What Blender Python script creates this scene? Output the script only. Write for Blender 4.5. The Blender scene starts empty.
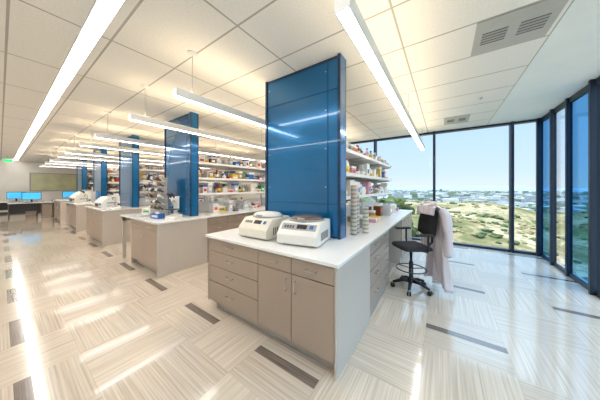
import bpy, bmesh, math, random
from mathutils import Vector, Matrix, noise
random.seed(7)
scene = bpy.context.scene
try:
    scene.view_settings.view_transform = 'Standard'
    scene.view_settings.look = 'None'
    scene.view_settings.exposure = 0.0
except Exception as e:
    print(e)

# ------------------------------------------------------------------ materials
def s2l(c):
    return tuple(((v/255)/12.92 if v/255 <= .04045 else (((v/255)+.055)/1.055)**2.4) for v in c)
MATS = {}
def mat(name, rgb, rough=.5, metal=0., var=.05, scale=12., spec=.5, coat=0., trans=0., alpha=1., bump=0.):
    if name in MATS: return MATS[name]
    m = bpy.data.materials.new(name); m.use_nodes = True
    nt = m.node_tree; b = nt.nodes['Principled BSDF']
    col = s2l(rgb)
    tc = nt.nodes.new('ShaderNodeTexCoord'); n = nt.nodes.new('ShaderNodeTexNoise')
    n.inputs['Scale'].default_value = scale
    nt.links.new(tc.outputs['Object'], n.inputs['Vector'])
    mx = nt.nodes.new('ShaderNodeMix'); mx.data_type = 'RGBA'
    mx.inputs[6].default_value = (*[max(0, c*(1-var)) for c in col], 1)
    mx.inputs[7].default_value = (*[min(1, c*(1+var)) for c in col], 1)
    nt.links.new(n.outputs['Fac'], mx.inputs[0]); nt.links.new(mx.outputs[2], b.inputs['Base Color'])
    b.inputs['Roughness'].default_value = rough; b.inputs['Metallic'].default_value = metal
    b.inputs['Specular IOR Level'].default_value = spec
    b.inputs['Coat Weight'].default_value = coat
    b.inputs['Transmission Weight'].default_value = trans
    b.inputs['Alpha'].default_value = alpha
    if bump:
        bp = nt.nodes.new('ShaderNodeBump'); bp.inputs['Strength'].default_value = bump
        nt.links.new(n.outputs['Fac'], bp.inputs['Height']); nt.links.new(bp.outputs[0], b.inputs['Normal'])
    MATS[name] = m; return m
def emis(name, rgb, strength):
    if name in MATS: return MATS[name]
    m = bpy.data.materials.new(name); m.use_nodes = True
    b = m.node_tree.nodes['Principled BSDF']
    b.inputs['Base Color'].default_value = (*s2l(rgb), 1)
    b.inputs['Emission Color'].default_value = (*s2l(rgb), 1)
    b.inputs['Emission Strength'].default_value = strength
    MATS[name] = m; return m

class NT:
    def __init__(s, m): s.nt = m.node_tree
    def math(s, op, a, b=None, c=None):
        n = s.nt.nodes.new('ShaderNodeMath'); n.operation = op
        for i, v in enumerate((a, b, c)):
            if v is None: continue
            if isinstance(v, (int, float)): n.inputs[i].default_value = v
            else: s.nt.links.new(v, n.inputs[i])
        return n.outputs[0]
    def mix(s, f, a, b):
        n = s.nt.nodes.new('ShaderNodeMix'); n.data_type = 'RGBA'
        for i, v in ((0, f), (6, a), (7, b)):
            if isinstance(v, (int, float)): n.inputs[i].default_value = v
            elif isinstance(v, tuple): n.inputs[i].default_value = (*v, 1)
            else: s.nt.links.new(v, n.inputs[i])
        return n.outputs[2]
    def pos(s):
        g = s.nt.nodes.new('ShaderNodeNewGeometry'); x = s.nt.nodes.new('ShaderNodeSeparateXYZ')
        s.nt.links.new(g.outputs['Position'], x.inputs[0]); return x.outputs, g.outputs['Position']
    def vec(s, x, y, z=0.):
        n = s.nt.nodes.new('ShaderNodeCombineXYZ')
        for i, v in enumerate((x, y, z)):
            if isinstance(v, (int, float)): n.inputs[i].default_value = v
            else: s.nt.links.new(v, n.inputs[i])
        return n.outputs[0]
    def noise(s, v, scale=1., detail=4.):
        n = s.nt.nodes.new('ShaderNodeTexNoise'); n.inputs['Scale'].default_value = scale; n.inputs['Detail'].default_value = detail
        s.nt.links.new(v, n.inputs['Vector']); return n.outputs['Fac']
    def ramp(s, f, stops):
        n = s.nt.nodes.new('ShaderNodeValToRGB'); e = n.color_ramp.elements
        while len(e) < len(stops): e.new(.5)
        for i, (p, c) in enumerate(stops): e[i].position = p; e[i].color = (*c, 1)
        s.nt.links.new(f, n.inputs[0]); return n.outputs[0]

def floor_mat():
    m = bpy.data.materials.new('striated_floor_tile'); m.use_nodes = True
    t = NT(m); nt = m.node_tree; b = nt.nodes['Principled BSDF']
    (x, y, z), P = t.pos()
    C = .635
    xx = t.math('SUBTRACT', x, -2.70); yy = t.math('SUBTRACT', y, 1.37-C/2)
    cx = t.math('FLOOR', t.math('DIVIDE', xx, C)); cy = t.math('FLOOR', t.math('DIVIDE', yy, C))
    par = t.math('FLOORED_MODULO', t.math('ADD', cx, cy), 2.)
    off = t.math('MULTIPLY', t.math('ADD', cx, t.math('MULTIPLY', cy, 3.7)), 1.93)
    A = t.noise(t.vec(t.math('MULTIPLY', x, 1.3), t.math('MULTIPLY', y, 75.), off), 1., 3.)
    B = t.noise(t.vec(t.math('MULTIPLY', x, 75.), t.math('MULTIPLY', y, 1.3), off), 1., 3.)
    st = t.math('ADD', t.math('MULTIPLY', A, t.math('SUBTRACT', 1., par)), t.math('MULTIPLY', B, par))
    col = t.ramp(st, [(.25, s2l((188, 172, 153))), (.45, s2l((207, 192, 173))), (.55, s2l((216, 202, 184))), (.75, s2l((228, 217, 201)))])
    wn = nt.nodes.new('ShaderNodeTexWhiteNoise'); wn.noise_dimensions = '2D'
    nt.links.new(t.vec(cx, cy), wn.inputs['Vector'])
    tone = t.math('ADD', t.math('MULTIPLY', wn.outputs['Value'], .06), t.math('ADD', .92, t.math('MULTIPLY', par, .04)))
    hsv = nt.nodes.new('ShaderNodeHueSaturation'); nt.links.new(col, hsv.inputs['Color']); nt.links.new(tone, hsv.inputs['Value'])
    fx = t.math('ABSOLUTE', t.math('SUBTRACT', t.math('FLOORED_MODULO', xx, C), C/2))
    fy = t.math('ABSOLUTE', t.math('SUBTRACT', t.math('FLOORED_MODULO', yy, C), C/2))
    seam = t.math('MULTIPLY', t.math('GREATER_THAN', t.math('MAXIMUM', fx, fy), C/2-.002), .25)
    c2 = t.mix(seam, hsv.outputs[0], s2l((150, 130, 110)))
    sx = t.math('LESS_THAN', t.math('FLOORED_MODULO', xx, 2*C), C)
    sy = t.math('LESS_THAN', t.math('ABSOLUTE', t.math('SUBTRACT', t.math('FLOORED_MODULO', t.math('SUBTRACT', y, 1.37-C), 2*C), C)), .042)
    strip = t.math('MULTIPLY', sx, sy)
    g = t.noise(t.vec(t.math('MULTIPLY', x, 3.), t.math('MULTIPLY', y, 90.)), 1., 3.)
    grey = t.ramp(g, [(.3, s2l((104, 92, 84))), (.7, s2l((136, 123, 112)))])
    c3 = t.mix(strip, c2, grey)
    nt.links.new(c3, b.inputs['Base Color'])
    b.inputs['Roughness'].default_value = .16
    b.inputs['Coat Weight'].default_value = .6; b.inputs['Coat Roughness'].default_value = .07
    return m
def ceil_mat():
    m = bpy.data.materials.new('acoustic_ceiling_tile'); m.use_nodes = True
    t = NT(m); nt = m.node_tree; b = nt.nodes['Principled BSDF']
    (x, y, z), P = t.pos()
    def line(v, o, s):
        return t.math('GREATER_THAN', t.math('ABSOLUTE', t.math('SUBTRACT', t.math('FLOORED_MODULO', t.math('SUBTRACT', v, o), s), s/2)), s/2-.009)
    L = t.math('MAXIMUM', line(x, .86, 1.22), line(y, 2.48, .61))
    n = t.noise(P, 60., 2.)
    base = t.ramp(n, [(.3, s2l((236, 234, 229))), (.7, s2l((246, 244, 239)))])
    nt.links.new(t.mix(L, base, s2l((180, 177, 170))), b.inputs['Base Color'])
    b.inputs['Roughness'].default_value = .8
    return m
FLOOR = floor_mat(); CEIL = ceil_mat()
WALL = mat('painted_wall', (238, 236, 230), .7, scale=3)
SOFF = mat('soffit_paint', (244, 249, 248), .6, scale=3)
TAUPE = mat('taupe_laminate', (170, 152, 136), .38, var=.03, scale=30)
TAUPE_D = mat('cabinet_carcass', (84, 72, 63), .6)
PANEL = mat('end_panel_laminate', (203, 193, 182), .35, var=.03)
TOE = mat('toe_kick_grey', (174, 164, 154), .5)
TOP = mat('white_epoxy_worktop', (246, 246, 244), .2, var=.01, coat=.3)
STEEL = mat('brushed_steel', (190, 190, 190), .3, metal=.9)
CHROME = mat('chrome', (215, 215, 218), .12, metal=1.)
BLUE = mat('blue_painted_steel', (0, 106, 164), .2, metal=.4, var=.35, scale=1.0, coat=.6)
BLUE_D = mat('dark_blue_steel', (4, 54, 94), .22, metal=.3, coat=.5)
BLACK = mat('black_plastic', (28, 28, 32), .45)
BLACKF = mat('black_upholstery', (36, 36, 40), .8, bump=.2, scale=60)
FRAME = mat('dark_window_frame', (46, 58, 74), .4, metal=.3)
WHITEM = mat('white_powdercoat', (236, 236, 235), .4)
SHELFM = mat('shelf_white_laminate', (240, 238, 234), .4)
PLW = mat('white_plastic', (240, 238, 232), .35, var=.02)
PLG = mat('grey_plastic', (170, 171, 170), .4)
PLD = mat('dark_grey_plastic', (78, 76, 74), .35)
BROWNLID = mat('smoked_lid', (98, 82, 72), .2, coat=.5)
CREAM = mat('cream_plastic', (232, 226, 212), .4)
ORANGE = mat('orange_plastic', (230, 126, 44), .4)
RED = mat('red_plastic', (196, 44, 40), .4)
BLUEI = mat('blue_plastic', (46, 104, 180), .4)
GREEN = mat('green_plastic', (62, 156, 86), .4)
YEL = mat('yellow_plastic', (236, 200, 62), .4)
CARD = mat('cardboard', (188, 150, 106), .8)
PINK = mat('pink_plastic', (226, 160, 168), .4)
CLEARP = mat('translucent_plastic', (228, 234, 238), .15, trans=.3)
AMBER = mat('amber_glass', (120, 62, 24), .1, coat=.6)
COAT = mat('white_cotton', (230, 220, 225), .85, var=.03, bump=.1, scale=200)
SCREEN = emis('monitor_screen', (60, 160, 210), 1.2)
EXITG = emis('exit_green', (40, 200, 110), 1.0)
LAMP = emis('led_diffuser', (255, 251, 246), 17.5)
LAMPUP = emis('led_uplight', (255, 230, 190), 13.0)
def glass_mat(name='window_glass', tint=(.95, .98, 1.)):
    m = bpy.data.materials.new(name); m.use_nodes = True; nt = m.node_tree
    for n in list(nt.nodes): nt.nodes.remove(n)
    o = nt.nodes.new('ShaderNodeOutputMaterial'); mx = nt.nodes.new('ShaderNodeMixShader')
    tr = nt.nodes.new('ShaderNodeBsdfTransparent'); tr.inputs[0].default_value = (*tint, 1)
    gl = nt.nodes.new('ShaderNodeBsdfGlossy'); gl.inputs['Roughness'].default_value = .02
    fr = nt.nodes.new('ShaderNodeFresnel'); fr.inputs[0].default_value = 1.25
    ml = nt.nodes.new('ShaderNodeMath'); ml.operation = 'MULTIPLY'; ml.inputs[1].default_value = .35
    nt.links.new(fr.outputs[0], ml.inputs[0]); nt.links.new(ml.outputs[0], mx.inputs[0]); nt.links.new(tr.outputs[0], mx.inputs[1]); nt.links.new(gl.outputs[0], mx.inputs[2])
    nt.links.new(mx.outputs[0], o.inputs[0]); return m
GLASS = glass_mat(); GLASSB = glass_mat('blue_tinted_glass', (.40, .66, .86))

# ------------------------------------------------------------------ mesh builder
class MB:
    def __init__(s): s.bm = bmesh.new(); s.mats = []
    def mi(s, m):
        if m not in s.mats: s.mats.append(m)
        return s.mats.index(m)
    def faces(s, vs, fs, m, smooth=False):
        bv = [s.bm.verts.new(v) for v in vs]; i = s.mi(m)
        for f in fs:
            try: fc = s.bm.faces.new([bv[k] for k in f])
            except ValueError: continue
            fc.material_index = i; fc.smooth = smooth
    def box(s, x0, x1, y0, y1, z0, z1, m, rot=None):
        vs = [Vector(p) for p in ((x0,y0,z0),(x1,y0,z0),(x1,y1,z0),(x0,y1,z0),(x0,y0,z1),(x1,y0,z1),(x1,y1,z1),(x0,y1,z1))]
        if rot:
            ang, piv = rot; M = Matrix.Rotation(ang, 3, 'Z'); piv = Vector(piv)
            vs = [M @ (v-piv) + piv for v in vs]
        s.faces(vs, [(0,3,2,1),(4,5,6,7),(0,1,5,4),(1,2,6,5),(2,3,7,6),(3,0,4,7)], m)
    def lathe(s, c, prof, m, n=20, smooth=True, sx=1., sy=1.):
        c = Vector(c); vs = []; fs = []
        for r, z in prof:
            for k in range(n):
                a = 2*math.pi*k/n; vs.append(c+Vector((r*math.cos(a)*sx, r*math.sin(a)*sy, z)))
        for j in range(len(prof)-1):
            for k in range(n):
                fs.append((j*n+k, j*n+(k+1) % n, (j+1)*n+(k+1) % n, (j+1)*n+k))
        fs.append(tuple(range(n-1, -1, -1))); fs.append(tuple((len(prof)-1)*n+k for k in range(n)))
        s.faces(vs, fs, m, smooth)
    def tube(s, pts, r, m, n=8):
        pts = [Vector(p) for p in pts]; rs = r if isinstance(r, (list, tuple)) else [r]*len(pts)
        vs = []; fs = []; up = None
        for i, p in enumerate(pts):
            d = (pts[min(i+1, len(pts)-1)] - pts[max(i-1, 0)]).normalized()
            if up is None:
                up = Vector((0,0,1)) if abs(d.z) < .9 else Vector((1,0,0))
            a = d.cross(up)
            if a.length < 1e-4: a = d.cross(Vector((0,1,0)))
            a.normalize(); b = a.cross(d).normalized(); up = b
            for k in range(n):
                t = 2*math.pi*k/n; vs.append(p + a*(math.cos(t)*rs[i]) + b*(math.sin(t)*rs[i]))
        for j in range(len(pts)-1):
            for k in range(n): fs.append((j*n+k, j*n+(k+1) % n, (j+1)*n+(k+1) % n, (j+1)*n+k))
        fs.append(tuple(range(n-1, -1, -1))); fs.append(tuple((len(pts)-1)*n+k for k in range(n)))
        s.faces(vs, fs, m, True)
    def prism(s, poly, axis, a0, a1, m):
        def P(p, a): return {'x': (a, p[0], p[1]), 'y': (p[0], a, p[1]), 'z': (p[0], p[1], a)}[axis]
        n = len(poly); vs = [P(p, a0) for p in poly]+[P(p, a1) for p in poly]
        fs = [tuple(range(n-1, -1, -1)), tuple(range(n, 2*n))]+[(k, (k+1) % n, n+(k+1) % n, n+k) for k in range(n)]
        s.faces(vs, fs, m)
    def done(s, name, parent=None, loc=(0,0,0), rotz=0., bevel=0., seg=2, recalc=True):
        if recalc: bmesh.ops.recalc_face_normals(s.bm, faces=s.bm.faces)
        me = bpy.data.meshes.new(name); s.bm.to_mesh(me); s.bm.free()
        for m in s.mats: me.materials.append(m)
        o = bpy.data.objects.new(name, me); scene.collection.objects.link(o)
        o.location = loc; o.rotation_euler = (0, 0, rotz)
        if parent: o.parent = parent
        if bevel:
            b = o.modifiers.new('bevel', 'BEVEL'); b.width = bevel; b.segments = seg; b.limit_method = 'ANGLE'; b.angle_limit = math.radians(40)
        return o
def empty(name, loc=(0,0,0), rotz=0.):
    e = bpy.data.objects.new(name, None); scene.collection.objects.link(e); e.location = loc; e.rotation_euler = (0,0,rotz); e.empty_display_size = .2
    return e

# ------------------------------------------------------------------ room
XR, XL, YF, YB, H = 1.72, -20., 6.7, -3., 3.0
XW = -4.90
b = MB(); b.box(XL-.1, XR+.15, YB-.1, YF+.2, -.15, 0, FLOOR); b.done('floor')
b = MB(); b.box(XL-.1, .86, YB-.1, YF+.2, H, H+.2, CEIL); b.done('ceiling')
b = MB(); b.box(.86, XR+.15, YB-.1, YF+.2, H-.006, H+.2, SOFF); b.done('ceiling_soffit')
b = MB(); b.box(XL-.1, XL, YB, YF, 0, H, WALL); b.done('wall_left')
b = MB(); b.box(XL-.1, XR, YB-.1, YB, 0, H, WALL); b.done('wall_back')
b = MB(); b.box(XL, XW, YF, YF+.15, 0, H, WALL); b.done('wall_far')
b = MB(); b.box(XL, XW, YF-.015, YF, 0, .1, PLD); b.done('baseboard_far')
b = MB(); b.box(XL, XL+.015, YB, YF-.02, 0, .1, PLD); b.done('baseboard_left')
wn = 1
edges = [XW, -3.31, -1.78, -.22, 1.285, XR]
for i in range(len(edges)-1):
    a, c = edges[i], edges[i+1]; b = MB(); w = .03
    b.box(a, a+w, YF, YF+.14, 0, H-.006, FRAME); b.box(c-w, c, YF, YF+.14, 0, H-.006, FRAME)
    b.box(a+w, c-w, YF, YF+.14, 0, .05, FRAME); b.box(a+w, c-w, YF, YF+.14, H-.05, H-.006, FRAME)
    b.box(a+w, c-w, YF+.06, YF+.07, .05, H-.05, GLASS)
    b.done('window_%d' % wn); wn += 1
ys = [YF, 6.05, 5.45, 4.70, 3.2, 1.7, .2, -1.3, YB]
for i in range(len(ys)-1):
    c, a = ys[i], ys[i+1]; b = MB(); w = .022; D0 = XR; D1 = XR+.04
    b.box(D0, D1, a, a+w, 0, H-.006, FRAME); b.box(D0, D1, c-w, c, 0, H-.006, FRAME)
    b.box(D0, D1, a+w, c-w, 0, .06, FRAME); b.box(D0, D1, a+w, c-w, H-.10, H-.006, FRAME)
    b.box(XR+.015, XR+.025, a+w, c-w, .06, H-.10, GLASSB if i in (0, 2) else GLASS)
    b.done('window_%d' % wn); wn += 1
k = 1
for y, d in ((6.67, .06), (6.05, .04), (5.45, .03), (4.70, .05)):
    b = MB(); b.box(XR-d, XR, y-.025, y+.025, 0, H-.006, FRAME); b.done('trim_%d' % k, bevel=.004); k += 1
for x in (-3.31, -1.78, -.22, 1.285):
    b = MB(); b.box(x-.025, x+.025, YF-.06, YF, 0, H-.006, FRAME); b.done('trim_%d' % k, bevel=.004); k += 1

# ceiling diffusers
def diffuser(x0, x1, y0, y1, slats=True):
    b = MB(); z = H
    b.box(x0, x1, y0, y1, z-.008, z, mat('diffuser_grey', (186, 186, 182), .5))
    if slats:
        n = 9
        for hx in (0, 1):
            xa = x0+.06+hx*((x1-x0)/2-.02); xb = xa+(x1-x0)/2-.10
            for i in range(n):
                yy = y0+.2+(y1-y0-.38)*i/n
                b.box(xa, xb, yy, yy+.009, z-.011, z-.008, PLG if i % 2 else PLD)
    b.done('ceiling_air_diffuser')
diffuser(.25, .82, 2.49, 3.08)
diffuser(.0, .45, 5.5, 6.1)
diffuser(-6.0, -5.4, 3.1, 3.7); diffuser(-2.2, -1.9, 3.3, 4.5)
for (x, y) in ((-.9, .9), (.5, 4.6)):
    b = MB(); b.lathe((x, y, H-.031), [(.012, 0), (.02, .012), (.03, .024), (.03, .03)], CHROME, 14); b.done('fire_sprinkler')

for yc in (.505, -1.8):  # the strip behind the camera is unseen, added to light the room
    b = MB(); b.box(XL+.3, -.35, yc-.06, yc+.06, H-.012, H-.001, LAMP); b.box(XL+.28, -.33, yc-.07, yc-.06, H-.016, H-.001, WHITEM); b.box(XL+.28, -.33, yc+.06, yc+.07, H-.016, H-.001, WHITEM)
    b.done('ceiling_strip_light')

# pendants
def pendant(x, y0=1.05, y1=6.2, z=2.45):
    e = empty('linear_pendant_light', (x, y0, 0)); L = y1-y0
    b = MB()
    b.box(-.045, -.037, 0, L, z, z+.085, WHITEM); b.box(.037, .045, 0, L, z, z+.085, WHITEM)
    b.box(-.045, .045, -.006, 0, z, z+.085, WHITEM); b.box(-.045, .045, L, L+.006, z, z+.085, WHITEM)
    b.box(-.037, .037, 0, L, z+.03, z+.05, WHITEM)
    b.done('housing', e)
    b = MB(); b.box(-.036, .036, .01, L-.01, z+.002, z+.012, LAMP); b.done('diffuser', e)
    b = MB(); b.box(-.034, .034, .01, L-.01, z+.062, z+.072, LAMPUP); b.done('uplight', e)
    b = MB()
    for yy in (.18, L/2, L-.2):
        b.tube([(0, yy, z+.05), (0, yy, H-.03)], .004, STEEL, 6)
        b.lathe((0, yy, H-.035), [(.012, 0), (.05, .02), (.055, .035)], WHITEM, 16)
    b.done('suspension', e)
for i in range(5):
    pendant(-.45-3.2*i); pendant(-2.32-3.2*i)

# ------------------------------------------------------------------ bench islands
def bar_handle(b, x, y, z, L, vertical=False, axis='y', out=-1):
    r = .005; d = .032*out
    if axis == 'y':
        pts = [(x-L/2, y, z), (x-L/2, y+d, z), (x+L/2, y+d, z), (x+L/2, y, z)] if not vertical else [(x, y, z-L/2), (x, y+d, z-L/2), (x, y+d, z+L/2), (x, y, z+L/2)]
    else:
        pts = [(x, y-L/2, z), (x+d, y-L/2, z), (x+d, y+L/2, z), (x, y+L/2, z)] if not vertical else [(x, y, z-L/2), (x+d, y, z-L/2), (x+d, y, z+L/2), (x, y, z+L/2)]
    b.tube(pts, r, STEEL, 6)
W = 1.74; LEN = 4.5
DZ = [.115, .355, .545, .725, .868]
def front_y(b, hb, x0, x1, kind):
    g = .004; y0, y1 = -.0, .02
    if kind == 'drawers':
        for a, c in zip(DZ[:-1], DZ[1:]):
            b.box(x0+g, x1-g, y0, y1, a+g, c-g, TAUPE); bar_handle(hb, (x0+x1)/2, y0, (a+c)/2+.02, .1)
    elif kind == 'doors':
        xm = (x0+x1)/2
        for a, c, hx in ((x0, xm, xm-.05), (xm, x1, xm+.05)):
            b.box(a+g, c-g, y0, y1, DZ[3]+g, DZ[4]-g, TAUPE); bar_handle(hb, (a+c)/2, y0, .80, .1)
            b.box(a+g, c-g, y0, y1, DZ[0]+g, DZ[3]-g, TAUPE); bar_handle(hb, hx, y0, .62, .1, True)
def front_x(b, hb, y0, y1, side, kind='drawers'):
    g = .004; o = 1 if side > 0 else -1
    xa, xb = (-.02, 0.) if side > 0 else (-W, -W+.02)
    xs = 0. if side > 0 else -W
    for a, c in zip(DZ[:-1], DZ[1:]):
        b.box(xa, xb, y0+g, y1-g, a+g, c-g, TAUPE); bar_handle(hb, xs, (y0+y1)/2, (a+c)/2+.02, .1, axis='x', out=o)
def island(xr, variant=0):
    e = empty('lab_bench_island', (xr, 1.48, 0))
    b = MB(); hb = MB()
    Yk0, Yk1 = 1.84, 3.0
    xl_body = -W+.02 if variant == 0 else -1.2
    b.box(xl_body, -.02, .02, .88, .1, .88, TAUPE_D)
    b.box(-W+.02, -.02, .88, Yk0, .1, .88, TAUPE_D)
    b.box(-W+.02, -.02, Yk1, LEN-.02, .1, .88, TAUPE_D)
    b.box(-W/2-.05, -W/2+.05, Yk0, Yk1, 0, .88, PANEL)
    b.box(xl_body+.05, -.03, .08, .88, 0, .1, TOE); b.box(-W+.08, -.03, .88, Yk0-.03, 0, .1, TOE)
    b.box(-W+.08, -.03, Yk1+.03, LEN-.08, 0, .1, TOE)
    b.box(-.02, .0, .0, .88, .0, .88, PANEL)
    if variant == 0: b.box(-W, -W+.02, .0, .88, .1, .88, PANEL)
    else: b.box(xl_body-.02, xl_body, 0, .88, 0, .88, PANEL); b.box(-W, -W+.03, 0, .06, 0, .88, PANEL); b.box(-W, -W+.03, .0, .88, .78, .88, PANEL)
    b.box(-W, 0, LEN-.02, LEN, 0, .88, PANEL)
    b.box(-W+.02, -.02, Yk0, Yk0+.02, 0, .88, PANEL); b.box(-W+.02, -.02, Yk1-.02, Yk1, 0, .88, PANEL)
    if variant == 0:
        front_y(b, hb, -W, -.86, 'drawers'); front_y(b, hb, -.86, -.02, 'doors')
    else:
        front_y(b, hb, -1.2, -.02, 'doors')
    for sd in (1, -1):
        front_x(b, hb, .88, 1.36, sd); front_x(b, hb, 1.36, Yk0, sd)
        front_x(b, hb, Yk1, 3.5, sd); front_x(b, hb, 3.5, 4.0, sd); front_x(b, hb, 4.0, LEN-.02, sd)
    b.done('cabinets', e, bevel=.0015, seg=1); hb.done('handles', e)
    b = MB()
    if variant == 0:
        b.box(-W-.025, .025, -.025, LEN+.02, .88, .91, TOP)
    else:
        sx0, sx1, sy0, sy1 = -1.35, -.85, .12, .5
        b.box(-W-.025, sx0, -.025, LEN+.02, .88, .91, TOP); b.box(sx1, .025, -.025, LEN+.02, .88, .91, TOP)
        b.box(sx0, sx1, -.025, sy0, .88, .91, TOP); b.box(sx0, sx1, sy1, LEN+.02, .88, .91, TOP)
    b.done('worktop', e, bevel=.004)
    if variant:
        b = MB()
        b.box(sx0-.005, sx1+.005, sy0-.005, sy1+.005, .881, .885, STEEL)
        b.done('sink_bowl', e)
        b = MB(); fx, fy = -1.1, .58
        b.lathe((fx, fy, .91), [(.028, 0), (.028, .02), (.016, .03), (.016, .08)], CHROME, 14)
        pts = [(fx, fy, .95), (fx, fy, 1.2)]+[(fx, fy-.09+.09*math.cos(t), 1.2+.09*math.sin(t)) for t in [k*math.pi/8 for k in range(1, 9)]]+[(fx, fy-.18, 1.12)]
        b.tube(pts, .011, CHROME, 10); b.tube([(fx-.09, fy, .97), (fx+.09, fy, .97)], .008, CHROME, 8)
        b.done('gooseneck_faucet', e)
    b = MB(); s0 = .92; s1 = 4.38; n = 4
    for i in range(n):
        yy = s0+.02+(s1-s0-.04)*i/(n-1)
        b.box(-W/2-.02, -W/2+.02, yy-.02, yy+.02, .91, 2.1, STEEL)
        for z in (1.32, 1.66, 2.0):
            b.prism([(-W/2-.38, z-.012), (-W/2-.38, z), (-W/2+.38, z), (-W/2+.38, z-.012), (-W/2+.02, z-.06), (-W/2-.02, z-.06)], 'y', yy-.01, yy+.01, STEEL)
    for z in (1.32, 1.66, 2.0):
        for xa, xb in ((-W/2-.42, -W/2-.022), (-W/2+.022, -W/2+.42)):
            b.box(xa, xb, s0, s1, z, z+.022, SHELFM)
            xe = xa if xa < -W/2-.1 else xb
            b.box(xe-.006, xe+.006, s0, s1, z, z+.05, SHELFM)
    b.box(-W/2-.015, -W/2+.015, s0, s1, .91, 1.15, SHELFM)
    b.done('reagent_shelving', e, bevel=.002, seg=1)
    return e
def disc(x, y, z, r, n=10):
    vs = [(x+r*math.cos(2*math.pi*k/n), y, z+r*math.sin(2*math.pi*k/n)) for k in range(n)]+[(x+r*math.cos(2*math.pi*k/n), y+.009, z+r*math.sin(2*math.pi*k/n)) for k in range(n)]
    return vs, [tuple(range(n)), tuple(range(2*n-1, n-1, -1))]+[(k, (k+1) % n, n+(k+1) % n, n+k) for k in range(n)]
def column(xr):
    b = MB(); x0, x1, y0, y1 = -1.15, 0., 0., .17; z0 = .911; z1 = H-.001
    b.box(x0+.03, x1-.03, y0+.026, y1-.02, z0, z1, BLUE_D)
    zs = [z0+.01, 1.30, 2.62, z1-.04]
    for a, c in zip(zs[:-1], zs[1:]):
        b.box(x0+.04, x1-.165, y0+.014, y0+.026, a+.003, c-.003, BLUE)
        b.box(x1-.157, x1-.04, y0+.014, y0+.026, a+.003, c-.003, BLUE)
    for xa, xb in ((x0, x0+.035), (x1-.035, x1)):
        b.box(xa, xb, y0, y0+.02, z0, z1, BLUE_D); b.box(xa, xb, y1-.02, y1, z0, z1, BLUE_D)
    for xa in (x0, x1-.012):
        b.box(xa, xa+.012, y0+.02, y1-.02, z0, z1, BLUE)
    for z in [1.05+.45*i for i in range(5)]:
        for x in (x0+.07, x1-.19):
            b.faces(*disc(x, y0+.010, z, .006), STEEL)
    return b.done('steel_column_cladding', loc=(xr, 2.16, 0), bevel=.002, seg=1)

PAL = [PLW, PLW, PLW, PLW, CREAM, CREAM, CARD, ORANGE, RED, BLUEI, GREEN, YEL, PLG, CLEARP, CLEARP, PINK, AMBER]
def item(b, x, y, z, w, d, hmax, rnd):
    m = rnd.choice(PAL); k = rnd.random()
    if k < .5:
        h = rnd.uniform(.06, hmax); b.box(x-d/2, x+d/2, y-w/2, y+w/2, z, z+h*.8, m)
        m2 = rnd.choice([PLW, m, BLUEI, PLW])
        b.box(x-d/2-.002, x+d/2+.002, y-w/2-.002, y+w/2+.002, z+h*.8, z+h, m2)
        b.box(x-d/2-.001, x+d/2+.001, y-w*.3, y+w*.3, z+h*.3, z+h*.6, rnd.choice([PLW, CREAM, BLUEI, RED]))
    elif k < .85:
        r = min(w, d, .11)/2*.9; h = rnd.uniform(.12, max(.13, hmax))
        b.lathe((x, y, z), [(r*.95, 0), (r, .01), (r, h*.62), (r*.45, h*.78), (r*.42, h*.86)], rnd.choice([CLEARP, AMBER, PLW, m]), 12)
        b.lathe((x, y, z+h*.86), [(r*.5, 0), (r*.5, h*.14)], rnd.choice([BLUEI, ORANGE, RED, PLW]), 12)
        b.lathe((x, y, z+h*.2), [(r*1.01, 0), (r*1.01, h*.3)], rnd.choice([PLW, YEL, CREAM]), 12)
    else:
        h = rnd.uniform(.05, .1)
        b.box(x-d/2, x+d/2, y-w/2, y+w/2, z, z+h*.3, m)
        n = 3
        for i in range(n):
            for j in range(2):
                xx = x-d/2+d*(j+.5)/2; yy = y-w/2+w*(i+.5)/n
                b.lathe((xx, yy, z+h*.3), [(.012, 0), (.012, h), (.014, h), (.014, h+.02)], rnd.choice([CLEARP, PLW]), 8)
                b.lathe((xx, yy, z+h*1.3+.02), [(.014, 0), (.014, .012)], rnd.choice([ORANGE, BLUEI, RED]), 8)
def supplies(xr, seed, sides=(1, -1)):
    rnd = random.Random(seed); b = MB()
    for side in sides:
        for z, hm in ((1.343, .28), (1.683, .28), (2.023, .26)):
            for row in (0, 1):
                y = .98
                while y < 4.25:
                    w = rnd.uniform(.07, .20)
                    if rnd.random() < .95:
                        item(b, -W/2+side*(.13+.17*row), y+w/2, z, w*.93, .14, hm, rnd)
                    y += w+rnd.choice([0, .005, .01])
    b.done('shelf_supplies', loc=(xr, 1.48, 0))
    b = MB()
    for side in sides:
        y = 1.25
        while y < 4.3:
            w = rnd.uniform(.09, .26)
            if rnd.random() < .85:
                item(b, -W/2+side*rnd.uniform(.2, .58), y+w/2, .911, w*.9, rnd.uniform(.1, .24), .28, rnd)
            y += w+.02
    b.done('benchtop_supplies', loc=(xr, 1.48, 0))
XRS = [-.68-3.2*i for i in range(5)]
for i, x in enumerate(XRS):
    island(x, 1 if i in (1, 3) else 0); column(x-.27); supplies(x, 10+i)

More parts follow.
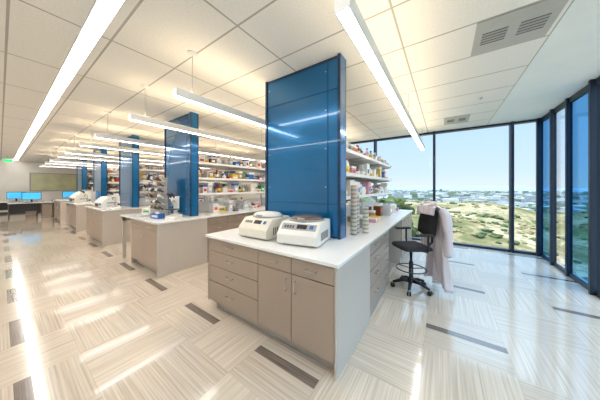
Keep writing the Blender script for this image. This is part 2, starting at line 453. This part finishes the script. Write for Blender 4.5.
# ------------------------------------------------------------------ centrifuges
def centrifuge(loc, rotz, bodym, lidm, panelm):
    e = empty('benchtop_centrifuge', loc, rotz)
    b = MB(); w = .22
    for x in (-.16, .16):
        for y in (.06, .38): b.lathe((x, y, 0), [(.018, 0), (.018, .014)], BLACK, 12)
    b.prism([(0.02, .012), (0.0, .03), (0, .11), (.035, .15), (.10, .215), (.13, .225), (.42, .235), (.44, .22), (.45, .03), (.44, .012)], 'x', -w, w, bodym)
    b.done('body', e, bevel=.018, seg=4)
    b = MB()
    b.box(-w-.004, -w+.002, .06, .4, .04, .12, panelm)
    for i in range(7): b.box(w-.001, w+.003, .12+.035*i, .135+.035*i, .05, .13, PLD)
    def sl(x0, x1, t0, t1, off, m):
        p0 = Vector((0, .036, .151)); p1 = Vector((0, .10, .215)); d = p1-p0; n = Vector((0, -.707, .707))
        A = p0+d*t0; B = p0+d*t1
        vs = []
        for q in (0, off):
            for x, P in ((x0, A), (x1, A), (x1, B), (x0, B)): vs.append(Vector((x, 0, 0))+P+n*q)
        b.faces(vs, [(0,3,2,1),(4,5,6,7),(0,1,5,4),(1,2,6,5),(2,3,7,6),(3,0,4,7)], m)
    sl(-.19, .19, .08, .92, .003, panelm); sl(-.02, .09, .25, .8, .005, BLACK)
    for i in range(4): sl(-.16+.03*i, -.14+.03*i, .3, .65, .006, PLD)
    sl(.12, .16, .3, .75, .006, BLUEI)
    b.box(-.16, .16, -.003, .002, .045, .1, bodym)
    b.done('control_panel', e, bevel=.001, seg=1)
    b = MB()
    b.lathe((0, .28, .232), [(.172, 0), (.176, .01), (.17, .025), (.14, .042), (.07, .052), (.01, .054)], lidm, 36, sx=1.08, sy=.88)
    b.lathe((0, .28, .232), [(.186, -.01), (.186, .008), (.178, .012)], PLG, 36, sx=1.08, sy=.88)
    b.box(-.04, .04, .115, .15, .235, .262, PLG)
    b.box(-.12, -.08, .41, .44, .22, .255, PLD); b.box(.08, .12, .41, .44, .22, .255, PLD)
    b.done('lid', e, bevel=.003)
centrifuge((-1.20, 1.66, .911), math.radians(10), PLW, BROWNLID, PLG)
centrifuge((-1.79, 1.62, .911), math.radians(2), CREAM, PLW, CREAM)

b = MB()
for (x, y, n) in ((-.92, 2.50, 37), (-.93, 2.62, 30), (-.83, 2.68, 20)):
    for i in range(n):
        z = .911+i*.0165
        b.lathe((x, y, z), [(.037, 0), (.037, .011), (.040, .011), (.040, .0155)], CREAM if i % 3 else (PINK if i % 6 == 0 and i > 18 else PLG), 18)
b.done('petri_dish_stack')

# ------------------------------------------------------------------ chair
def chair(loc, rotz):
    e = empty('lab_chair', loc, rotz)
    b = MB()
    for k in range(5):
        a = 2*math.pi*k/5+.3; c, s = math.cos(a), math.sin(a)
        b.tube([(0, 0, .12), (c*.12, s*.12, .12), (c*.25, s*.25, .075)], [.03, .024, .017], BLACK, 10)
        cx, cy = c*.25, s*.25
        b.tube([(cx, cy, .08), (cx, cy, .045)], .009, STEEL, 8)
        for q in (-.016, .016):
            px, py = -s*q, c*q
            b.tube([(cx+px-(-s)*.008, cy+py-c*.008, .03), (cx+px+(-s)*.008, cy+py+c*.008, .03)], .03, BLACK, 14)
    b.lathe((0, 0, .1), [(.04, 0), (.045, .02), (.045, .06), (.03, .07), (.03, .3), (.018, .31), (.018, .5)], BLACK, 16)
    b.done('star_base', e)
    b = MB(); R = .2
    ring = [(R*math.cos(t), R*math.sin(t), .3) for t in [2*math.pi*k/28 for k in range(29)]]
    b.tube(ring, .009, PLD, 8)
    for k in range(3):
        a = 2*math.pi*k/3; b.tube([(0, 0, .3), (R*math.cos(a), R*math.sin(a), .3)], .007, PLD, 6)
    b.done('foot_ring', e)
    def pad(fn, nu=14, nv=14):
        vs = []; fs = []
        for sgn in (0, 1):
            for i in range(nu+1):
                for j in range(nv+1):
                    vs.append(fn(2*i/nu-1, 2*j/nv-1, sgn))
        N = (nu+1)*(nv+1)
        for i in range(nu):
            for j in range(nv):
                a = i*(nv+1)+j; q = (a, a+1, a+nv+2, a+nv+1); fs.append(q); fs.append(tuple(N+t for t in reversed(q)))
        for i in range(nu):
            for j in (0, nv):
                a = i*(nv+1)+j; fs.append((a, a+nv+1, N+a+nv+1, N+a))
        for j in range(nv):
            for i in (0, nu):
                a = i*(nv+1)+j; fs.append((a, a+1, N+a+1, N+a))
        return vs, fs
    def sq(u, v):
        k = 1-.16*(u*u*v*v); return u*k, v*k
    def seat(u, v, s):
        uu, vv = sq(u, v); ed = (max(abs(u), abs(v)))**6
        z = .63 + (.04*(1-ed)-.012*(1-v*v)*(1-u*u) if s else -.035*(1-ed*.6))
        return (uu*.23, vv*.24, z)
    def back(u, v, s):
        uu, vv = sq(u, v); ed = (max(abs(u), abs(v)))**6
        x = .25 + .03*v + .03*(1-u*u)*1 + (.028*(1-ed) if s else -.028*(1-ed))
        return (x, uu*.21*(1-.08*v), .98+vv*.2)
    b = MB(); vs, fs = pad(seat); b.faces(vs, fs, BLACKF, True); b.done('seat', e)
    b = MB(); vs, fs = pad(back); b.faces(vs, fs, BLACKF, True); b.done('backrest', e)
    b = MB()
    b.box(-.1, .12, -.1, .1, .575, .605, BLACK)
    b.tube([(.05, 0, .585), (.24, 0, .60), (.32, 0, .68), (.315, 0, .95)], .018, BLACK, 8)
    for s in (-1, 1):
        b.tube([(.08, s*.12, .59), (.08, s*.25, .61), (.08, s*.265, .68), (.08, s*.265, .83)], .014, BLACK, 8)
        b.box(-.09, .14, s*.265-.03, s*.265+.03, .83, .86, BLACK)
    b.tube([(0, .08, .58), (-.02, .22, .57)], .006, BLACK, 6)
    b.done('frame', e, bevel=.006)
    b = MB(); nu, nt_ = 48, 40
    def coat(u, t):
        y = u
        if t < .12:
            k = t/.12; z = 1.10+(1.215-1.10)*k; wd = .20
            x = .205+.012*k; amp = .006
        elif t < .22:
            k = (t-.12)/.10; a = math.pi*(1-k); x = .29+.075*math.cos(a); z = 1.205+.04*math.sin(a); wd = .21; amp = .006
        else:
            k = (t-.22)/.78; x = .365+.03*k; z = 1.205-1.10*k; wd = .215+.04*k+.02*math.sin(k*7); amp = .01+.035*k
        f = math.sin(u*9+1.3*math.sin(t*5))+.5*math.sin(u*21+t*4)
        x2 = x+amp*f
        zz = z+.02*math.sin(u*3+1)*t - (.04*abs(u)**3)*(1 if t > .15 else 0)
        return (x2, y*wd+.01*math.sin(t*18+u*3), zz)
    vs = []; fs = []
    for i in range(nu+1):
        for j in range(nt_+1): vs.append(coat(2*i/nu-1, j/nt_))
    for i in range(nu):
        for j in range(nt_):
            a = i*(nt_+1)+j; fs.append((a, a+1, a+nt_+2, a+nt_+1))
    b.faces(vs, fs, COAT, True)
    o = b.done('body_panel', None)
    s = o.modifiers.new('s', 'SOLIDIFY'); s.thickness = .006
    e2 = empty('lab_coat', loc, rotz); o.parent = e2
    b = MB()
    for s_ in (-1, 1):
        p = [(.33, s_*.17, 1.20), (.36, s_*.225, 1.13), (.36, s_*.25, .98), (.37, s_*.26, .80), (.375, s_*.25, .62), (.375, s_*.255, .52)]
        b.tube(p, [.05, .062, .058, .054, .052, .056], COAT, 14)
    b.tube([(.21, -.08, 1.225), (.25, -.11, 1.262), (.33, -.08, 1.275), (.35, 0, 1.275), (.33, .08, 1.275), (.25, .11, 1.262), (.21, .08, 1.225)], .018, COAT, 10)
    o = b.done('sleeves_and_collar', e2)
    sb = o.modifiers.new('sub', 'SUBSURF'); sb.levels = 1; sb.render_levels = 2
    tx = bpy.data.textures.new('wrinkle', 'CLOUDS'); tx.noise_scale = .06
    dm = o.modifiers.new('d', 'DISPLACE'); dm.texture = tx; dm.strength = .03; dm.mid_level = .5
chair((-.40, 3.46, 0), math.radians(38))

# ------------------------------------------------------------------ items on other islands
def drying_rack(x, y, rz=0):
    b = MB()
    b.box(-.26, .26, -.02, .02, 0, .03, STEEL)
    b.box(-.25, .25, -.012, .012, .03, .78, PLG)
    b.box(-.2, -.16, -.12, .12, 0, .02, STEEL); b.box(.16, .2, -.12, .12, 0, .02, STEEL)
    for i in range(6):
        for j in range(6):
            px = -.21+.084*i; pz = .1+.12*j
            b.tube([(px, -.01, pz), (px, -.11, pz+.05)], .006, PLW, 6)
            if (i*5+j*3) % 4:
                a = Vector((px, -.055, pz+.025)); d = Vector((0, -.1, .05)).normalized()
                b.tube([a, a+d*.05, a+d*.09, a+d*.12], [.016, .018, .034, .032], [AMBER, PLW, PLD][(i+j) % 3], 10)
    b.done('glassware_drying_rack', loc=(x, y, .911), rotz=rz)
drying_rack(-4.98, 1.96, math.radians(6))
def analyzer(x, y, rz=0, m=PLW, s=1.):
    b = MB()
    b.prism([(-.28*s, 0), (-.28*s, .2*s), (-.2*s, .3*s), (-.05*s, .42*s), (.28*s, .42*s), (.28*s, 0)], 'x', -.32*s, .32*s, m)
    b.box(-.3*s, .3*s, -.29*s, -.25*s, .02*s, .05*s, PLG)
    b.box(-.2*s, .06*s, -.295*s, -.28*s, .06*s, .17*s, PLD); b.box(.12*s, .26*s, -.29*s, -.28*s, .1*s, .17*s, BLUEI)
    b.lathe((.0, .1*s, .42*s), [(.12*s, 0), (.12*s, .03*s), (.09*s, .06*s)], PLG, 24)
    b.done('benchtop_analyzer', loc=(x, y, .911), rotz=rz, bevel=.012, seg=3)
analyzer(-8.1, 1.79, math.radians(8), s=.75); analyzer(-11.3, 1.79, .1, CREAM)
def microscope(x, y, rz, z=.911):
    b = MB()
    b.prism([(-.13, 0), (-.13, .04), (.05, .06), (.13, .06), (.13, 0)], 'x', -.09, .09, PLW)
    b.prism([(.04, .05), (.12, .05), (.12, .36), (-.02, .40), (-.06, .34), (.04, .3)], 'x', -.035, .035, PLW)
    b.box(-.09, .09, -.12, .03, .16, .175, BLACK)
    b.lathe((0, -.03, .24), [(.012, 0), (.014, .05), (.035, .06), (.035, .1)], CHROME, 14)
    for s in (-1, 1): b.tube([(s*.03, -.02, .38), (s*.032, -.1, .44), (s*.033, -.14, .46)], [.02, .018, .02], BLACK, 12)
    b.box(-.06, .06, -.05, .08, .36, .41, PLW)
    for s in (-1, 1): b.tube([(s*.035, .08, .12), (s*.075, .08, .12)], .025, BLACK, 14)
    b.done('microscope', loc=(x, y, z), rotz=rz, bevel=.006)
microscope(-7.3, 1.75, .4); microscope(-10.5, 1.75, .3); microscope(-4.25, 1.9, .6)
def box_item(name, x, y, w, d, h, m, m2, rz=0, z=.911):
    b = MB(); b.box(-w/2, w/2, -d/2, d/2, 0, h, m); b.box(-w*.35, w*.35, -d/2-.002, d/2+.002, h*.25, h*.7, m2)
    b.lathe((0, 0, h), [(min(w, d)*.3, 0), (min(w, d)*.22, .012), (min(w, d)*.1, .03)], PLW, 12, sx=1.2)
    b.done(name, loc=(x, y, z), rotz=rz, bevel=.003)
box_item('glove_box', -4.45, 1.7, .24, .12, .09, BLUEI, PLW, .2); box_item('tissue_box', -5.45, 1.9, .22, .12, .1, PLW, GREEN, .4)
box_item('glove_box', -8.7, 1.7, .24, .12, .09, PLW, BLUEI, .1)

def desk(x, y, rz):
    e = empty('computer_workstation', (x, y, 0), rz); b = MB()
    b.box(-.7, .7, -.38, .38, .72, .75, TOP)
    for sx in (-.68, .64): b.box(sx, sx+.04, -.36, .36, 0, .72, PLD)
    b.box(-.64, .64, .3, .32, .3, .72, PLD); b.box(.3, .62, -.3, .28, .05, .66, TAUPE)
    b.done('desk', e, bevel=.003)
    b = MB(); b.box(-.12, .12, .0, .18, .751, .765, BLACK); b.box(-.03, .03, .1, .13, .765, .95, BLACK)
    b.box(-.3, .3, .06, .1, .88, 1.24, BLACK); b.box(-.28, .28, .055, .06, .9, 1.22, SCREEN); b.done('monitor', e)
    b = MB(); b.box(-.22, .22, -.25, -.1, .751, .77, PLD); b.box(.3, .36, -.25, -.15, .751, .78, PLD); b.done('keyboard_and_mouse', e)
desk(-16.6, .9, math.radians(90)); desk(-18.4, 2.4, math.radians(90)); desk(-18.4, .5, math.radians(90))
b = MB(); b.box(XL+.001, XL+.04, 1.0, 4.6, 1.25, 2.35, PLG); b.box(XL+.04, XL+.05, 1.05, 4.55, 1.3, 2.3, mat('board_green', (206, 208, 170), .5, var=.3, scale=2.)); b.done('notice_board')
def freezer(x, y, m):
    b = MB(); b.box(-.4, .4, -.4, .4, .08, 1.95, m); b.box(.4, .43, -.38, .38, .1, 1.2, m); b.box(.4, .43, -.38, .38, 1.22, 1.9, m)
    b.tube([(.43, -.3, .8), (.47, -.3, .8), (.47, -.3, 1.15), (.43, -.3, 1.15)], .012, STEEL, 8); b.box(.43, .435, 0, .2, 1.7, 1.8, BLACK)
    for sx in (-.35, .3):
        for sy in (-.35, .3): b.box(sx, sx+.05, sy, sy+.05, 0, .08, BLACK)
    b.done('lab_freezer', loc=(x, y, 0), bevel=.01)
freezer(-19.3, 5.2, PLG); freezer(-19.3, 6.2, PLW); freezer(-19.3, 3.9, PLD)
b = MB(); b.box(-.01, .01, -.16, .16, 0, .2, PLW); b.box(.01, .014, -.13, .13, .04, .16, EXITG); b.tube([(0, 0, .2), (0, 0, .35)], .01, STEEL)
b.done('exit_sign', loc=(-17, .22, H-.35))

# ------------------------------------------------------------------ exterior
def sm(a, b_, t):
    t = max(0, min(1, (t-a)/(b_-a))); return t*t*(3-2*t)
def hgt(x, y):
    d = math.hypot(x*.8, y)
    cr = 3.2+1.3*sm(2, 26, x-.25*y)
    r = -5.2+cr*sm(12, 48, d) + 1.1*noise.noise(Vector((x*.05, y*.05, 0)))*sm(10, 30, d) + .3*noise.noise(Vector((x*.25, y*.25, 3)))
    r -= 1.5*math.exp(-((x-5-.2*y)/5)**2)*sm(10, 40, d)
    r = r*(1-sm(56, 120, d))+(-34)*sm(56, 120, d)
    r += 50*sm(2400, 4200, d)*(0.6+noise.noise(Vector((x*.0009, y*.0009, 7))))
    return r
vs = []; fs = []
rings = [10*1.045**i for i in range(140)]; na = 170
for r in rings:
    for k in range(na+1):
        a = math.radians(-30+170*k/na); x = r*math.cos(a)+2; y = r*math.sin(a)
        vs.append((x, y, hgt(x, y)))
for i in range(len(rings)-1):
    for k in range(na): a = i*(na+1)+k; fs.append((a, a+1, a+na+2, a+na+1))
m = bpy.data.materials.new('dry_scrub_terrain'); m.use_nodes = True; t = NT(m); nt = m.node_tree; bs = nt.nodes['Principled BSDF']
(x, y, z), P = t.pos()
n1 = t.noise(P, .18, 10.); n2 = t.noise(P, 1.4, 8.)
c = t.ramp(n1, [(.34, s2l((104, 98, 62))), (.45, s2l((142, 122, 88))), (.55, s2l((172, 148, 114))), (.68, s2l((192, 170, 138)))])
c = t.mix(t.math('MULTIPLY', t.math('GREATER_THAN', n2, .52), .6), c, s2l((94, 94, 56)))
nc = t.noise(P, .012, 6.)
city = t.ramp(nc, [(.35, s2l((112, 114, 94))), (.5, s2l((142, 134, 120))), (.65, s2l((168, 160, 150)))])
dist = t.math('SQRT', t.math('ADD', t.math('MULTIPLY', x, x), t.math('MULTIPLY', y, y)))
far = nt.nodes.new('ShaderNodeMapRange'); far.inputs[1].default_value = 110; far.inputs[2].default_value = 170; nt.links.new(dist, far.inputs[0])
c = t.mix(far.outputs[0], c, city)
painted_haze = nt.nodes.new('ShaderNodeMapRange'); painted_haze.inputs[1].default_value = 300; painted_haze.inputs[2].default_value = 4000; painted_haze.inputs[4].default_value = .85; nt.links.new(dist, painted_haze.inputs[0])
c = t.mix(painted_haze.outputs[0], c, s2l((150, 162, 180)))  # aerial haze painted into the base colour, stronger with distance
nt.links.new(c, bs.inputs['Base Color']); bs.inputs['Roughness'].default_value = 1.; bs.inputs['Specular IOR Level'].default_value = 0
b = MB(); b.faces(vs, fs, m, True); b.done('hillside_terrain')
# distant buildings
b = MB(); rnd = random.Random(5)
BM = [mat('building_white', (184, 182, 178), .9), mat('building_tan', (162, 150, 136), .9), mat('building_grey', (144, 146, 150), .9), mat('tree_mass', (104, 112, 90), .95), mat('tree_mass_pale', (122, 128, 108), .95)]  # pale, muted tones put distance haze into the city's colours
for i in range(2200):
    a = math.radians(rnd.uniform(20, 130)); d = 420+1900*rnd.random()**1.3
    x, y = d*math.cos(a), d*math.sin(a); z = hgt(x, y)-1
    w = rnd.uniform(5, 18)*(1+d/1500); dp = rnd.uniform(8, 20); h = rnd.uniform(4, 8)+(rnd.random() < .03)*10+1
    b.box(x-w/2, x+w/2, y-dp/2, y+dp/2, z, z+h, rnd.choice(BM), rot=(rnd.choice([.2, .25, 1.7]), (x, y, 0)))
b.done('distant_city_buildings')
# shrubs
SH = [mat('shrub_green', (92, 98, 56), .95, var=.4, scale=5), mat('shrub_dry', (142, 124, 84), .95, var=.35, scale=5), mat('shrub_dark', (74, 82, 46), .95, var=.4, scale=5)]
b = MB(); rnd = random.Random(3)
ico = bmesh.new(); bmesh.ops.create_icosphere(ico, subdivisions=2, radius=1.); iv = [v.co.copy() for v in ico.verts]; ifc = [tuple(v.index for v in f.verts) for f in ico.faces]; ico.free()
for i in range(1700):
    a = math.radians(rnd.uniform(-10, 125)); d = 13+50*rnd.random()
    x, y = d*math.cos(a)+2, d*math.sin(a)
    if y < 10 and x < 6: continue
    if noise.noise(Vector((x*.12, y*.12, 9))) < -.06: continue
    r = rnd.uniform(.10, .32)*(1+d*.006); c0 = Vector((x, y, hgt(x, y)+r*.2)); o = Vector((i, 0, 0))
    b.faces([c0+Vector((v.x*1.3, v.y*1.3, v.z*.7))*r*(1+.8*noise.noise(v*2.6+o)) for v in iv], ifc, rnd.choice([SH[0], SH[1], SH[1], SH[2]]), False)
b.done('hillside_shrubs')
def tree(x, y, h, s):
    b = MB(); z0 = hgt(x, y)-.1; b.tube([(0, 0, 0), (.1, 0, h*.5), (0, .1, h*.8)], [.14, .1, .04], mat('bark', (96, 78, 60), .9))
    rn = random.Random(s)
    for i in range(110):
        p = Vector((rn.gauss(0, .2), rn.gauss(0, .2), rn.uniform(.35, 1.)))*h; r = rn.uniform(.035, .075)*h; o = Vector((i+s, 2, 0))
        b.faces([p+v*r*(1+.9*noise.noise(v*2.5+o)) for v in iv], ifc, SH[rn.choice([0, 0, 2])], False)
    b.done('tree', loc=(x, y, z0))
tree(-4.2, 17., 5.6, 1); tree(-7.5, 19., 6.0, 2); tree(19, 14, 4.2, 3)

# ------------------------------------------------------------------ world, sun
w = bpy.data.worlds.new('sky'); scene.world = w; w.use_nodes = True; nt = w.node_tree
bg = nt.nodes['Background']; tc = nt.nodes.new('ShaderNodeTexCoord'); sp = nt.nodes.new('ShaderNodeSeparateXYZ'); rp = nt.nodes.new('ShaderNodeValToRGB')
nt.links.new(tc.outputs['Generated'], sp.inputs[0]); nt.links.new(sp.outputs[2], rp.inputs[0])
e = rp.color_ramp.elements; e[0].position = 0; e[0].color = (.78, .86, .93, 1); e[1].position = 1; e[1].color = (.62, .80, 1., 1)
x_ = e.new(.06); x_.color = (.66, .81, .95, 1); x_ = e.new(.35); x_.color = (.45, .70, .96, 1)
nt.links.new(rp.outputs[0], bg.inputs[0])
mr = nt.nodes.new('ShaderNodeMapRange'); mr.inputs[1].default_value = .35; mr.inputs[2].default_value = .75; mr.inputs[3].default_value = 1.18; mr.inputs[4].default_value = 6.5  # high sky, out of view, boosted to add light to the interior
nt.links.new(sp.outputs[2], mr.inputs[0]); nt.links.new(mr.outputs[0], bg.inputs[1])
sun = bpy.data.lights.new('sun', 'SUN'); sun.energy = 1.5; sun.angle = .01; sun.color = (1, .93, .82)
so = bpy.data.objects.new('sun', sun); scene.collection.objects.link(so)
so.rotation_euler = Vector((.45, .6, -.75)).to_track_quat('-Z', 'Y').to_euler()

# ------------------------------------------------------------------ camera
cam = bpy.data.cameras.new('camera'); co = bpy.data.objects.new('camera', cam); scene.collection.objects.link(co)
cam.sensor_width = 36; cam.sensor_fit = 'HORIZONTAL'; cam.lens = 208/600*36; cam.shift_y = -13/600; cam.clip_end = 8000; cam.clip_start = .05
co.location = (0, 0, 1.5); co.rotation_euler = (math.radians(90), 0, math.radians(34.7))
scene.camera = co
